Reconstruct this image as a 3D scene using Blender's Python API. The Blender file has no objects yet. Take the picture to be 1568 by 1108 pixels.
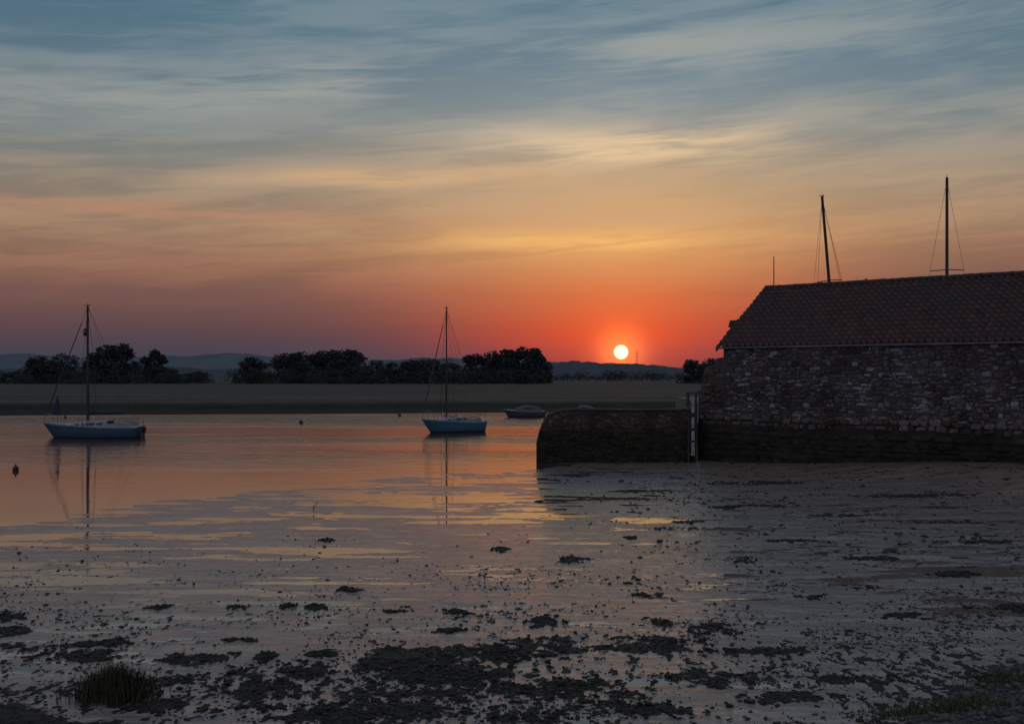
import bpy, math, random
import numpy as np
from mathutils import Vector, Matrix
random.seed(7); RNG=np.random.default_rng(11)
scene=bpy.context.scene
F=1681.0; HOR=575.0; CH=4.0
def gx(px,Y): return (px-784.0)/F*Y
def gz(py,Y): return CH-(py-HOR)/F*Y
def gy(py,z=0.0): return (CH-z)*F/(py-HOR)
def s2l(c):
    r=[]
    for v in c:
        v=v/255.0
        r.append(v/12.92 if v<=0.04045 else ((v+0.055)/1.055)**2.4)
    return tuple(r)+(1.0,)

# ------------------------------------------------------------------ camera
cam=bpy.data.cameras.new("camera"); co=bpy.data.objects.new("camera",cam)
scene.collection.objects.link(co); co.location=(0,0,CH); co.rotation_euler=(math.radians(90),0,0)
cam.sensor_width=36; cam.lens=36*F/1568.0; cam.shift_y=(HOR-554.0)/1568.0
cam.clip_end=20000; cam.clip_start=0.1
scene.camera=co
scene.view_settings.view_transform='Standard'; scene.view_settings.look='None'; scene.view_settings.exposure=0

# ------------------------------------------------------------------ node helpers
class NT:
    def __init__(s,nt): s.nt=nt
    def n(s,t,**k):
        nd=s.nt.nodes.new(t)
        for a,b in k.items(): setattr(nd,a,b)
        return nd
    def link(s,a,b): s.nt.links.new(a,b)
    def setin(s,sock,v):
        if isinstance(v,bpy.types.NodeSocket): s.link(v,sock)
        else: sock.default_value=v
    def m(s,op,a,b=None,c=None,clamp=False):
        nd=s.n('ShaderNodeMath',operation=op,use_clamp=clamp)
        s.setin(nd.inputs[0],a)
        if b is not None: s.setin(nd.inputs[1],b)
        if c is not None: s.setin(nd.inputs[2],c)
        return nd.outputs[0]
    def mix(s,f,a,b,mode='MIX'):
        nd=s.n('ShaderNodeMix',data_type='RGBA',blend_type=mode)
        s.setin(nd.inputs[0],f); s.setin(nd.inputs[6],a); s.setin(nd.inputs[7],b)
        return nd.outputs[2]
    def ramp(s,f,stops,interp='LINEAR'):
        nd=s.n('ShaderNodeValToRGB'); cr=nd.color_ramp; cr.interpolation=interp
        while len(cr.elements)<len(stops): cr.elements.new(0.5)
        for e,(p,c) in zip(cr.elements,stops):
            e.position=p
        for e,(p,c) in zip(cr.elements,stops):
            e.position=p; e.color=c if len(c)==4 else tuple(c)+(1,)
        s.setin(nd.inputs[0],f); return nd.outputs[0]
    def noise(s,vec,scale,detail=4,rough=0.5,dist=0.0):
        nd=s.n('ShaderNodeTexNoise'); s.link(vec,nd.inputs['Vector'])
        nd.inputs['Scale'].default_value=scale; nd.inputs['Detail'].default_value=detail
        nd.inputs['Roughness'].default_value=rough; nd.inputs['Distortion'].default_value=dist
        return nd.outputs['Fac']
    def smap(s,v,a,b,c=0.0,d=1.0):
        nd=s.n('ShaderNodeMapRange',interpolation_type='SMOOTHSTEP'); s.setin(nd.inputs[0],v)
        for i,x in enumerate((a,b,c,d)): nd.inputs[i+1].default_value=x
        return nd.outputs[0]
    def comb(s,x,y,z):
        nd=s.n('ShaderNodeCombineXYZ')
        for i,v in enumerate((x,y,z)): s.setin(nd.inputs[i],v)
        return nd.outputs[0]
    def mapping(s,vec,scale=(1,1,1),rot=(0,0,0)):
        nd=s.n('ShaderNodeMapping'); s.link(vec,nd.inputs[0])
        nd.inputs['Scale'].default_value=scale; nd.inputs['Rotation'].default_value=rot
        return nd.outputs[0]
    def gauss(s,v,c,w):   # exp(-((v-c)/w)^2)
        d=s.m('DIVIDE',s.m('SUBTRACT',v,c),w)
        return s.m('EXPONENT',s.m('MULTIPLY',s.m('MULTIPLY',d,d),-1.0))

def new_mat(name):
    m=bpy.data.materials.new(name); m.use_nodes=True
    nt=m.node_tree; b=nt.nodes['Principled BSDF']
    return m,NT(nt),b
def objco(g): return g.n('ShaderNodeTexCoord').outputs['Object']
def simple(name,col,rough=0.6,metal=0.0,var=0.25,vs=6.0,bump=0.0,spec=0.5):
    m,g,b=new_mat(name); v=objco(g); nz=g.noise(v,vs,5,0.6)
    c=g.mix(g.smap(nz,0.3,0.7),tuple(x*(1-var) for x in col[:3])+(1,),tuple(min(1,x*(1+var)) for x in col[:3])+(1,))
    g.link(c,b.inputs['Base Color']); b.inputs['Roughness'].default_value=rough; b.inputs['Metallic'].default_value=metal
    b.inputs['Specular IOR Level'].default_value=spec
    if bump:
        bn=g.n('ShaderNodeBump'); bn.inputs['Strength'].default_value=0.6; bn.inputs['Distance'].default_value=bump
        g.link(nz,bn.inputs['Height']); g.link(bn.outputs[0],b.inputs['Normal'])
    return m

# ------------------------------------------------------------------ world sky
SUN_AZ=math.atan((951-784)/F); SUN_EL=math.atan((HOR-539)/F)
w=bpy.data.worlds.new("World"); scene.world=w; w.use_nodes=True
try:
    w.cycles.sampling_method='MANUAL'; w.cycles.sample_map_resolution=512
except Exception as e: print(e)
nt=w.node_tree; g=NT(nt); bg=nt.nodes['Background']
tc=g.n('ShaderNodeTexCoord').outputs['Generated']
nv=g.n('ShaderNodeVectorMath',operation='NORMALIZE'); g.link(tc,nv.inputs[0]); dirv=nv.outputs[0]
sp=g.n('ShaderNodeSeparateXYZ'); g.link(dirv,sp.inputs[0]); X,Y,Z=sp.outputs
az=g.m('ARCTAN2',X,Y)
az0=g.comb(g.m('MULTIPLY',az,2.4),g.m('MULTIPLY',Z,9.0),0.3)
warp=g.m('MULTIPLY',g.m('SUBTRACT',g.noise(az0,1.3,2,0.5),0.5),0.035)
Zw=g.m('ADD',Z,g.m('MULTIPLY',warp,g.smap(Z,0.02,0.2)))
P=g.m('DIVIDE',Zw,0.4,clamp=True)
near=[(0,(112,54,62)),(.037,(160,60,58)),(.075,(200,68,50)),(.111,(209,80,48)),(.185,(212,108,62)),(.259,(218,146,88)),(.332,(216,162,108)),(.404,(200,163,122)),(.474,(180,158,132)),(.545,(152,152,146)),(.613,(128,141,147)),(.68,(114,134,145)),(.809,(90,119,136)),(1,(74,106,130))]
far=[(0,(58,68,86)),(.037,(62,65,80)),(.082,(80,66,76)),(.111,(95,70,74)),(.185,(118,85,79)),(.259,(135,102,86)),(.332,(142,118,100)),(.404,(137,125,112)),(.474,(125,127,123)),(.545,(113,125,129)),(.613,(101,121,131)),(.68,(89,115,130)),(.809,(74,108,128)),(1,(66,98,122))]
cn=g.ramp(P,[(p,s2l(c)) for p,c in near]); cf=g.ramp(P,[(p,s2l(c)) for p,c in far])
daz=g.m('SUBTRACT',az,SUN_AZ)
wid=g.m('ADD',g.m('MULTIPLY',P,0.26),0.13)
d2=g.m('DIVIDE',daz,wid); fac=g.m('EXPONENT',g.m('MULTIPLY',g.m('MULTIPLY',d2,d2),-1.0))
sky=g.mix(fac,cf,cn)
cv=g.comb(g.m('MULTIPLY',az,2.6),g.m('ADD',g.m('MULTIPLY',Z,17.0),g.m('MULTIPLY',az,-1.3)),0.0)
n1=g.noise(cv,1.25,5,0.5,0.5)
cv2=g.comb(g.m('MULTIPLY',az,8.0),g.m('ADD',g.m('MULTIPLY',Z,80.0),g.m('MULTIPLY',az,-5.0)),4.0)
n2=g.noise(cv2,1.3,6,0.6,0.8)
st=g.m('ADD',g.m('MULTIPLY',n1,0.66),g.m('MULTIPLY',n2,0.34))
streak=g.m('MULTIPLY',g.smap(st,0.42,0.62),g.smap(Z,0.03,0.12))
cc=g.ramp(P,[(0,s2l((150,80,65))),(.2,s2l((186,122,94))),(.33,s2l((206,162,122))),(.5,s2l((186,170,150))),(.65,s2l((156,162,160))),(.85,s2l((132,151,160))),(1,s2l((120,142,156)))])
ccf=g.mix(g.m('MULTIPLY',fac,0.7),g.mix(0.45,cc,sky),cc)
sky=g.mix(g.m('MULTIPLY',streak,0.6),sky,ccf)
dark=g.m('MULTIPLY',g.smap(st,0.50,0.36),0.08)
sky=g.mix(dark,sky,(0.05,0.085,0.13,1))
def band(z0,slope,wz,a0,wa,col,amt):
    global sky
    zz=g.m('SUBTRACT',Zw,g.m('ADD',g.m('MULTIPLY',az,slope),z0))
    k=g.m('MULTIPLY',g.gauss(zz,0.0,wz),g.gauss(az,a0,wa))
    k=g.m('MULTIPLY',g.m('MULTIPLY',k,amt),g.smap(st,0.36,0.58))
    sky=g.mix(k,sky,s2l(col))
band(0.268,0.085,0.018,-0.05,0.40,(164,165,158),0.8)
band(0.236,0.06,0.010,-0.30,0.25,(136,143,142),0.5)
band(0.198,0.03,0.015,0.11,0.11,(250,212,160),1.0)
band(0.176,0.01,0.007,-0.10,0.18,(216,174,130),0.7)
band(0.138,-0.01,0.006,-0.30,0.22,(184,134,108),0.7)
band(0.122,0.00,0.010,0.07,0.12,(252,194,112),0.9)
band(0.213,-0.10,0.008,0.08,0.10,(212,188,156),0.8)
sd=Vector((math.sin(SUN_AZ)*math.cos(SUN_EL),math.cos(SUN_AZ)*math.cos(SUN_EL),math.sin(SUN_EL)))
ds=g.n('ShaderNodeVectorMath',operation='DISTANCE'); g.link(dirv,ds.inputs[0]); ds.inputs[1].default_value=sd
D=ds.outputs['Value']
def addg(wd,col,k):
    global sky
    e=g.gauss(D,0.0,wd); sky=g.mix(g.m('MULTIPLY',e,k),sky,col,'ADD')
addg(0.05,(0.42,0.05,0.008,1),0.5)
addg(0.019,(1.0,0.24,0.04,1),0.85)
disc=g.smap(D,0.0070,0.0054)
sky=g.mix(disc,sky,(3.2,2.1,0.9,1))
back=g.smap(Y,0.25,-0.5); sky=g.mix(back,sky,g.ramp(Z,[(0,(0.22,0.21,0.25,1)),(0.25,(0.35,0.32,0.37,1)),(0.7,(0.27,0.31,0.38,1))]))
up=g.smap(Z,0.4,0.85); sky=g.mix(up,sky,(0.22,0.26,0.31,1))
ns=g.n('ShaderNodeTexSky',sky_type='NISHITA'); ns.sun_disc=False
ns.sun_elevation=SUN_EL; ns.sun_rotation=SUN_AZ
sky=g.mix(0.0015,sky,ns.outputs[0],'ADD')
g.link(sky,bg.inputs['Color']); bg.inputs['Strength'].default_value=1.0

sl=bpy.data.lights.new("sun",'SUN'); so=bpy.data.objects.new("sun",sl); scene.collection.objects.link(so)
sl.energy=0.02; sl.angle=math.radians(0.6); sl.color=(1.0,0.42,0.16)
so.rotation_euler=(-sd).to_track_quat('-Z','Y').to_euler(); so.location=(20,200,40)

# ------------------------------------------------------------------ numpy noise
def vnoise(x,y,seed=0):
    xi=np.floor(x).astype(np.int64); yi=np.floor(y).astype(np.int64); fx=x-xi; fy=y-yi
    def h(a,b):
        v=(a*374761393+b*668265263+seed*1442695041)&0xffffffff
        v=((v^(v>>13))*1274126177)&0xffffffff; v=v^(v>>16)
        return (v&0xffff)/65535.0
    u=fx*fx*fx*(fx*(fx*6-15)+10); v=fy*fy*fy*(fy*(fy*6-15)+10)
    a=h(xi,yi)*(1-u)+h(xi+1,yi)*u; b=h(xi,yi+1)*(1-u)+h(xi+1,yi+1)*u
    return a*(1-v)+b*v
def fbm(x,y,seed=0,o=4,gain=0.5):
    s=0;a=1;t=0
    for i in range(o):
        s=s+a*vnoise(x*2**i+i*17.3,y*2**i-i*9.1,seed+i); t+=a; a*=gain
    return s/t
def sstep(a,b,x):
    t=np.clip((x-a)/(b-a),0,1); return t*t*(3-2*t)

# ------------------------------------------------------------------ mesh helpers
class MB:
    def __init__(s): s.v=[]; s.f=[]; s.mi=[]; s.c=[]
    def add(s,vs,fs,mi=0,col=None):
        o=len(s.v); s.v+= [tuple(p) for p in vs]; s.f+=[tuple(i+o for i in f) for f in fs]; s.mi+=[mi]*len(fs)
        s.c+=[col if col else (1,1,1)]*len(vs)
    def box(s,c,d,mi=0,rz=0,taper=1.0,col=None):
        x,y,z=c; a,b,h=d[0]/2,d[1]/2,d[2]/2; cs,sn=math.cos(rz),math.sin(rz)
        vs=[]
        for zz,t in((-h,1),(h,taper)):
            for xx,yy in((-a,-b),(a,-b),(a,b),(-a,b)):
                xx*=t;yy*=t; vs.append((x+xx*cs-yy*sn,y+xx*sn+yy*cs,z+zz))
        s.add(vs,[(3,2,1,0),(4,5,6,7),(0,1,5,4),(1,2,6,5),(2,3,7,6),(3,0,4,7)],mi,col)
    def tube(s,pts,r,n=6,mi=0,r2=None):
        pts=[Vector(p) for p in pts]; k=len(pts); vs=[];fs=[]
        for i,p in enumerate(pts):
            t=(pts[min(i+1,k-1)]-pts[max(i-1,0)]).normalized()
            a=t.cross(Vector((0,0,1)));
            if a.length<0.05: a=t.cross(Vector((0,1,0)))
            a.normalize(); b=t.cross(a)
            rr=r if r2 is None else r+(r2-r)*i/(k-1)
            for j in range(n):
                q=2*math.pi*j/n; vs.append(p+a*rr*math.cos(q)+b*rr*math.sin(q))
        for i in range(k-1):
            for j in range(n): fs.append((i*n+j,i*n+(j+1)%n,(i+1)*n+(j+1)%n,(i+1)*n+j))
        fs.append(tuple(range(n))[::-1]); fs.append(tuple((k-1)*n+j for j in range(n)))
        s.add(vs,fs,mi)
    def loft(s,secs,mi=0,close=False,caps=True):
        n=len(secs[0]); vs=[p for q in secs for p in q]; fs=[]
        for i in range(len(secs)-1):
            for j in range(n if close else n-1):
                fs.append((i*n+j,i*n+(j+1)%n,(i+1)*n+(j+1)%n,(i+1)*n+j))
        if caps: fs.append(tuple(range(n))[::-1]); fs.append(tuple((len(secs)-1)*n+j for j in range(n)))
        s.add(vs,fs,mi)
    def obj(s,name,mats,parent=None,smooth=False,loc=None,rz=0):
        me=bpy.data.meshes.new(name); me.from_pydata(s.v,[],s.f)
        for m in mats: me.materials.append(m)
        me.polygons.foreach_set('material_index',s.mi)
        if smooth: me.polygons.foreach_set('use_smooth',[True]*len(s.f))
        ca=me.color_attributes.new('tint','FLOAT_COLOR','POINT')
        ca.data.foreach_set('color',np.array([tuple(c)+(1.0,) for c in s.c],dtype=np.float32).ravel())
        me.update(); o=bpy.data.objects.new(name,me); scene.collection.objects.link(o)
        if parent: o.parent=parent
        if loc: o.location=loc; o.rotation_euler=(0,0,rz)
        return o
def empty(name,loc,rz=0):
    e=bpy.data.objects.new(name,None); e.location=loc; e.rotation_euler=(0,0,rz); e.empty_display_size=0.5
    scene.collection.objects.link(e); return e
def grid_obj(name,xs,ys,H,mat,attrs={},smooth=True):
    nx,ny=len(xs),len(ys); XX,YY=np.meshgrid(xs,ys)
    co_=np.stack([XX,YY,H],-1).reshape(-1,3).astype(np.float32)
    i=(np.arange(ny-1)[:,None]*nx+np.arange(nx-1)[None]).ravel()
    q=np.stack([i,i+1,i+nx+1,i+nx],-1).astype(np.int32)
    me=bpy.data.meshes.new(name); me.vertices.add(len(co_)); me.vertices.foreach_set('co',co_.ravel())
    me.loops.add(q.size); me.loops.foreach_set('vertex_index',q.ravel())
    me.polygons.add(len(q)); me.polygons.foreach_set('loop_start',np.arange(0,q.size,4,dtype=np.int32))
    me.polygons.foreach_set('loop_total',np.full(len(q),4,dtype=np.int32))
    if smooth: me.polygons.foreach_set('use_smooth',np.ones(len(q),dtype=bool))
    me.update(calc_edges=True)
    for k,v in attrs.items():
        a=me.attributes.new(k,'FLOAT','POINT'); a.data.foreach_set('value',v.ravel().astype(np.float32))
    me.materials.append(mat); o=bpy.data.objects.new(name,me); scene.collection.objects.link(o); return o

# ------------------------------------------------------------------ tidal mud flat
ed_x=np.array([-150,-60,-22,-13.5,-12.6,-11.2,-8.5,-4.6,1.25,3.0,8,20,150.]); ed_y=np.array([18,18,22,28,31,34.5,37.4,42,46.5,54,60,70,90.])
clumps=[]
for t in [(502,828,14,3,.04),(768,842,12,3,.04),(880,857,20,4,.05),(965,824,8,2,.03),(826,768,6,2,.03),(990,912,22,4,.05),(245,930,18,4,.05),(360,932,16,4,.05),(440,928,15,4,.05),(482,930,13,4,.05),
 (5,945,30,8,.09),(535,903,18,2.5,.03),(602,937,18,2.5,.03),(700,940,12,4,.05),(682,965,18,4,.04),(835,956,22,8,.07),(1010,953,16,6,.06),(1095,966,32,7,.06),(1372,942,34,5,.05),(1040,810,30,2,.03),
 (1140,860,22,3,.03),(495,1003,26,5,.05),(300,1008,46,6,.05),(405,1008,13,6,.08),(140,1002,56,9,.06),(20,988,44,9,.06),(0,968,42,5,.04),(640,1018,115,19,.06),(480,1030,120,12,.05),(840,992,60,13,.05),(1000,992,60,12,.04),(770,1003,56,12,.05),
 (150,985,45,4,.04),(370,980,22,3,.04),(560,1092,120,13,.04),(380,1062,75,16,.05),(240,1085,40,8,.05),(900,1052,60,11,.04),(1250,915,22,3,.03),(1320,900,22,3,.03),(830,1062,54,10,.04),(700,1042,50,9,.04),(1050,800,20,2,.03),(1330,855,30,2.5,.03),
 (870,728,30,1.5,.05),(1160,740,60,2,.05),(250,1045,60,10,.04),(1180,1000,50,6,.03),(640,1064,56,9,.04),(470,1097,60,9,.04),(1080,1040,60,8,.03),(1200,1070,60,8,.03),(1300,1040,50,7,.03),(1000,1085,70,9,.03),(780,1095,60,9,.03),
 (1150,775,50,1.6,.03),(1290,790,60,1.8,.03),(1420,800,40,1.6,.03),(1220,830,40,2,.03),(1500,830,40,2,.03),(1400,760,60,1.5,.03),(1110,778,26,1.5,.04),(1460,880,40,3,.03),(1540,930,40,4,.04)]:
    clumps.append(t)
def near_arr(px,py,hw,hh):
    Y=gy(py); return gx(px,Y),Y,hw/F*Y,hh*Y*Y/(CH*F)
def mudheight(X,Y):
    e=np.interp(X,ed_x,ed_y)+2.2*(fbm(X*0.35,Y*0.5,5,4)-0.5)*2+1.8*(fbm(X*0.8+Y*.3,Y*2.2,6,5,.6)-0.5)*2
    d=e-Y
    base=np.where(d>0,0.0004*d-.002,0.012*d-.002); base=np.clip(base,-0.8,0.006)
    n=fbm(X*0.20+2,Y*0.7,21,5,0.55)-0.5
    n2=fbm(X*0.55+Y*.2,Y*2.6,33,6,0.66)-0.5
    h=base+0.0020+0.050*n*sstep(-2,3,d)+0.055*n2*sstep(-3,2,d)
    rt=sstep(0,9,X+ (Y-30)*.15)*sstep(0,3,d)
    h=h+0.004*rt+0.06*rt*(fbm(X*0.6+Y*.5,Y*2.0-X*.5,39,6,.66)-.5)
    h=h+0.003*sstep(19,12,Y)+0.3*sstep(11.5,6,Y)+0.9*sstep(7,-2,Y)
    wl=(X-9.73)*0.6525+(Y-50.5)*0.7577
    h=h+0.62*sstep(9,21,X)*sstep(-9.5,-0.5,wl)+0.06*sstep(5,14,X)*sstep(-10,-1,wl)
    dry=np.zeros_like(X)
    jag=(fbm(X*9,Y*5,50,5,0.68)-0.5)
    jag2=(fbm(X*2.2,Y*1.5,51,4,0.6)-0.5)
    wx_=(fbm(X*1.3,Y*1.1,53,4,0.6)-0.5)*1.1; wy_=(fbm(X*1.1,Y*1.6,57,4,0.6)-0.5)*1.3
    for (px,py,hw,hh,ht) in clumps:
        cx,cy,a,b=near_arr(px,py,hw,hh); b=max(b,0.08); big=min(1.0,a/0.45)
        m=(np.abs(X-cx)<a*2.6)&(np.abs(Y-cy)<b*3.2)
        if not m.any(): continue
        ux=(X[m]-cx+wx_[m]*big*min(1,a))/a; uy=(Y[m]-cy+wy_[m]*big*min(1,b*2))/b
        r=ux**2+uy**2
        k=sstep(1.5,0.6,r+jag[m]*5.5+jag2[m]*(2.0+2.5*big))*sstep(2.6,2.1,np.abs(X[m]-cx)/a)*sstep(3.2,2.6,np.abs(Y[m]-cy)/b)
        h[m]=np.maximum(h[m],h[m]*(1-k)+k*(0.010+ht*(0.35+0.8*jag[m])))
        dry[m]=np.maximum(dry[m],k)
    q=fbm(X*9.5,Y*5.0,70,5,0.66); dens=fbm(X*0.35,Y*0.5,80,3)
    thr=0.71-0.10*sstep(18,12.5,Y)-0.05*sstep(1,6,X)*sstep(24,13,Y)+0.33*(0.5-dens)
    k=sstep(thr,thr+0.05,q)*sstep(30,17,Y)
    h=h+k*0.014; dry=np.maximum(dry,k)
    q=fbm(X*1.6+Y*.6,Y*4.5-X*1.2,75,6,0.68); k=0.7*sstep(.60,.66,q)*sstep(-2,8,X+(Y-30)*.1)*sstep(17,24,Y)*sstep(0,2,d)
    h=h+k*0.015; dry=np.maximum(dry,k)
    lr=(X-4.5)*0.72-(Y-12.6)*0.69+jag2*0.9
    k=sstep(-0.15,0.35,lr)*sstep(19,16.5,Y); h=h+k*(0.05+0.12*np.clip(lr,0,3)); dry=np.maximum(dry,k)
    ll=-(X+5.0)*0.45-(Y-12.75)*0.9+jag2*0.8
    k2=sstep(-0.1,0.3,ll)*sstep(20,14,Y); h=h+k2*(0.04+0.08*np.clip(ll,0,3)); dry=np.maximum(dry,k2)
    h=h+dry*0.014*(fbm(X*14,Y*14,90,3)-0.5)
    return h,dry,np.maximum(k,0)
ys=[5.0]
while ys[-1]<62: ys.append(ys[-1]+max(0.022,min(0.35,ys[-1]**2/4400*0.75))*(1 if ys[-1]>11.5 else 6))
ys=np.array([-40,-20,-8,-2,1,3]+ys); ys=np.concatenate([ys,[66,75,90]])
xs=np.concatenate([[-160,-100,-60,-40,-32,-28],np.arange(-25,-8.5,0.06),np.arange(-8.5,8.5,0.026),np.arange(8.5,25,0.06),[28,32,40,60,100,160]])
XX,YY=np.meshgrid(xs,ys); H,DRY,BNK=mudheight(XX,YY)
H[YY>64]=-1.0

m,g,b=new_mat("wet_tidal_mud"); v=objco(g)
at=g.n('ShaderNodeAttribute',attribute_name='dry').outputs['Fac']; bk=g.n('ShaderNodeAttribute',attribute_name='bank').outputs['Fac']
fn=g.noise(v,34,4,0.68); mn=g.noise(g.mapping(v,(0.5,2.4,1),(0,0,0.12)),1.2,5,0.65)
dm=g.smap(g.m('ADD',at,g.m('MULTIPLY',g.m('SUBTRACT',fn,0.5),1.1)),0.25,0.6)
wet=g.mix(g.smap(mn,0.35,0.65),(0.145,0.112,0.102,1),(0.28,0.215,0.19,1))
dk=g.mix(g.smap(fn,0.3,0.7),(0.008,0.008,0.008,1),(0.036,0.030,0.027,1))
bkc=g.mix(g.smap(g.noise(v,14,4,0.7),0.35,0.7),(0.02,0.02,0.022,1),(0.10,0.09,0.10,1))
dk=g.mix(bk,dk,bkc)
c=g.mix(dm,wet,dk); g.link(c,b.inputs['Base Color'])
ro=g.m('ADD',g.m('MULTIPLY',g.smap(mn,0.65,0.35),0.15),0.07)
g.link(g.m('ADD',g.m('MULTIPLY',dm,0.5),ro),b.inputs['Roughness'])
b.inputs['IOR'].default_value=1.7
g.link(g.m('SUBTRACT',0.5,g.m('MULTIPLY',dm,0.42)),b.inputs['Specular IOR Level'])
rip=g.noise(g.mapping(v,(0.8,4.0,1),(0,0,0.1)),2.2,5,0.65,0.4)
hh=g.m('ADD',g.m('MULTIPLY',rip,0.048),g.m('MULTIPLY',g.m('MULTIPLY',fn,dm),0.02))
hh=g.m('ADD',hh,g.m('MULTIPLY',fn,0.003))
bn=g.n('ShaderNodeBump'); bn.inputs['Strength'].default_value=0.6; bn.inputs['Distance'].default_value=1.0
g.link(hh,bn.inputs['Height']); g.link(bn.outputs[0],b.inputs['Normal'])
MUD=m
grid_obj("mud_flat",xs,ys,H,MUD,{'dry':DRY,'bank':BNK})

# ------------------------------------------------------------------ water
m,g,b=new_mat("river_water"); v=objco(g)
s3=g.n('ShaderNodeSeparateXYZ'); g.link(v,s3.inputs[0])
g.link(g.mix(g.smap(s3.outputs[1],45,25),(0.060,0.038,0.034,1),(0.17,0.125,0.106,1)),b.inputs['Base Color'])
b.inputs['Roughness'].default_value=0.02; b.inputs['IOR'].default_value=1.58
rp=g.noise(g.mapping(v,(0.35,1.6,1)),1.3,4,0.55,0.4)
rp2=g.noise(g.mapping(v,(0.5,1.3,1),(0,0,0.15)),5.0,2,0.5)
patch=g.smap(g.noise(g.mapping(v,(0.02,0.07,1)),1.0,3,0.5),0.38,0.62,0.30,1.5)
river=g.smap(s3.outputs[1],30,80,0.09,1.0)
far_=g.smap(s3.outputs[1],78,105,1.0,2.2)
hgt=g.m('MULTIPLY',g.m('ADD',rp,g.m('MULTIPLY',rp2,0.22)),g.m('MULTIPLY',g.m('MULTIPLY',river,far_),patch))
bn=g.n('ShaderNodeBump'); bn.inputs['Strength'].default_value=1.0; bn.inputs['Distance'].default_value=0.05
g.link(hgt,bn.inputs['Height']); g.link(bn.outputs[0],b.inputs['Normal'])
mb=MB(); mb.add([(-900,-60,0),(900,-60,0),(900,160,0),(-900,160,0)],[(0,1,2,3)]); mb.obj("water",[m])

# ------------------------------------------------------------------ far marsh field
fx=np.concatenate([[-6000,-3000,-1200,-600,-300],np.arange(-200,201,1.0),[300,600,1200,3000,6000]])
fy=np.concatenate([np.arange(104,150,0.6),[155,165,180,200,230,270,320,400,500,700,1000,1600,2600,4000,7000]])
XX,YY=np.meshgrid(fx,fy)
ed=np.clip(119+0.19*XX,108,124)+2.0*(fbm(XX*0.03,YY*0+3,3,4)-0.5)*2
dd=YY-ed
HF=np.where(dd<0,dd*0.08,0)+0.22*sstep(0,6,dd)+0.75*sstep(6,15,dd)+0.22*(fbm(XX*0.9,YY*0.5,9,4,.6)-0.5)*sstep(5,12,dd)
m,g,b=new_mat("reed_marsh"); v=objco(g); s3=g.n('ShaderNodeSeparateXYZ'); g.link(v,s3.inputs[0])
nz=g.noise(g.mapping(v,(0.02,0.12,1)),1.0,6,0.65); nf=g.noise(g.mapping(v,(1.0,0.6,1)),1.5,4,0.7)
top=g.mix(g.smap(nz,0.38,0.62),(0.048,0.044,0.040,1),(0.10,0.089,0.080,1)); top=g.mix(g.m('MULTIPLY',nf,0.4),top,(0.04,0.038,0.028,1))
haze_mix=g.smap(s3.outputs[1],280,900); top=g.mix(haze_mix,top,(0.075,0.088,0.10,1))  # distance haze put into the colour: far field fades to blue-grey
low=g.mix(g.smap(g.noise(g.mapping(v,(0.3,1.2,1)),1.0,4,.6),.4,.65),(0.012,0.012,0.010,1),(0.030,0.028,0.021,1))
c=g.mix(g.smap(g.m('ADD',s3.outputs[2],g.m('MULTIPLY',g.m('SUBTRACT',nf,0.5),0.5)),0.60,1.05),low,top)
g.link(c,b.inputs['Base Color']); b.inputs['Roughness'].default_value=0.9; b.inputs['Specular IOR Level'].default_value=0.1
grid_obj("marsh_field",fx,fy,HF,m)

# ------------------------------------------------------------------ hills
def hill(name,D,prof,col,amp,seed,depth):
    px=np.array([p for p,_ in prof]); py=np.array([q for _,q in prof])
    X=np.linspace(-D*1.1,D*1.1,1600); p=X/D*F+784
    top=gz(np.interp(p,px,py),D)-1.0
    n=(fbm(X/(D*0.010),X*0,seed,6,0.65)-0.5)*amp*2
    rows=[(-1.0,0.0),(-.75,.25),(-.5,.5),(-.25,.78),(-.08,.95),(0,1.0),(.15,.93),(.6,.4),(1.0,0.0)]
    Yr=np.array([D+depth*r for r,_ in rows]); 
    HH=np.stack([ (top+n)*k + 1.0 + (fbm(X/(D*0.03),X*0+i*1.3,seed+9,3)-0.5)*amp*1.5*(1 if 0<k<1 else 0) for i,(_,k) in enumerate(rows)])
    HH[0]=0.5;HH[-1]=0.5
    m,g,b=new_mat(name+"_hazed_woods"); v=objco(g)
    nz=g.noise(g.mapping(v,(1,0.3,1)),12.0/D*4,6,0.65)
    c=g.mix(g.smap(nz,0.35,0.65),tuple(k*0.92 for k in col)+(1,),tuple(k*1.08 for k in col)+(1,))  # aerial haze is painted into this blue-grey base colour
    g.link(c,b.inputs['Base Color']); b.inputs['Roughness'].default_value=1.0; b.inputs['Specular IOR Level'].default_value=0.0
    grid_obj(name,X,Yr,HH,m)
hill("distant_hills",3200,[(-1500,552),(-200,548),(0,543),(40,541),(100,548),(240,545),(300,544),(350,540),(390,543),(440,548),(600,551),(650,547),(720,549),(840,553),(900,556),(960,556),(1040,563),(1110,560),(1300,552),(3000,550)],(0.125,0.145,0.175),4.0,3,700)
hill("wooded_ridge",1700,[(-1500,565),(0,566),(240,562),(330,566),(400,560),(600,560),(640,556),(720,560),(838,556),(880,554),(940,556),(1000,559),(1050,564),(1110,566),(3000,560)],(0.085,0.093,0.113),4.5,13,250)

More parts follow.
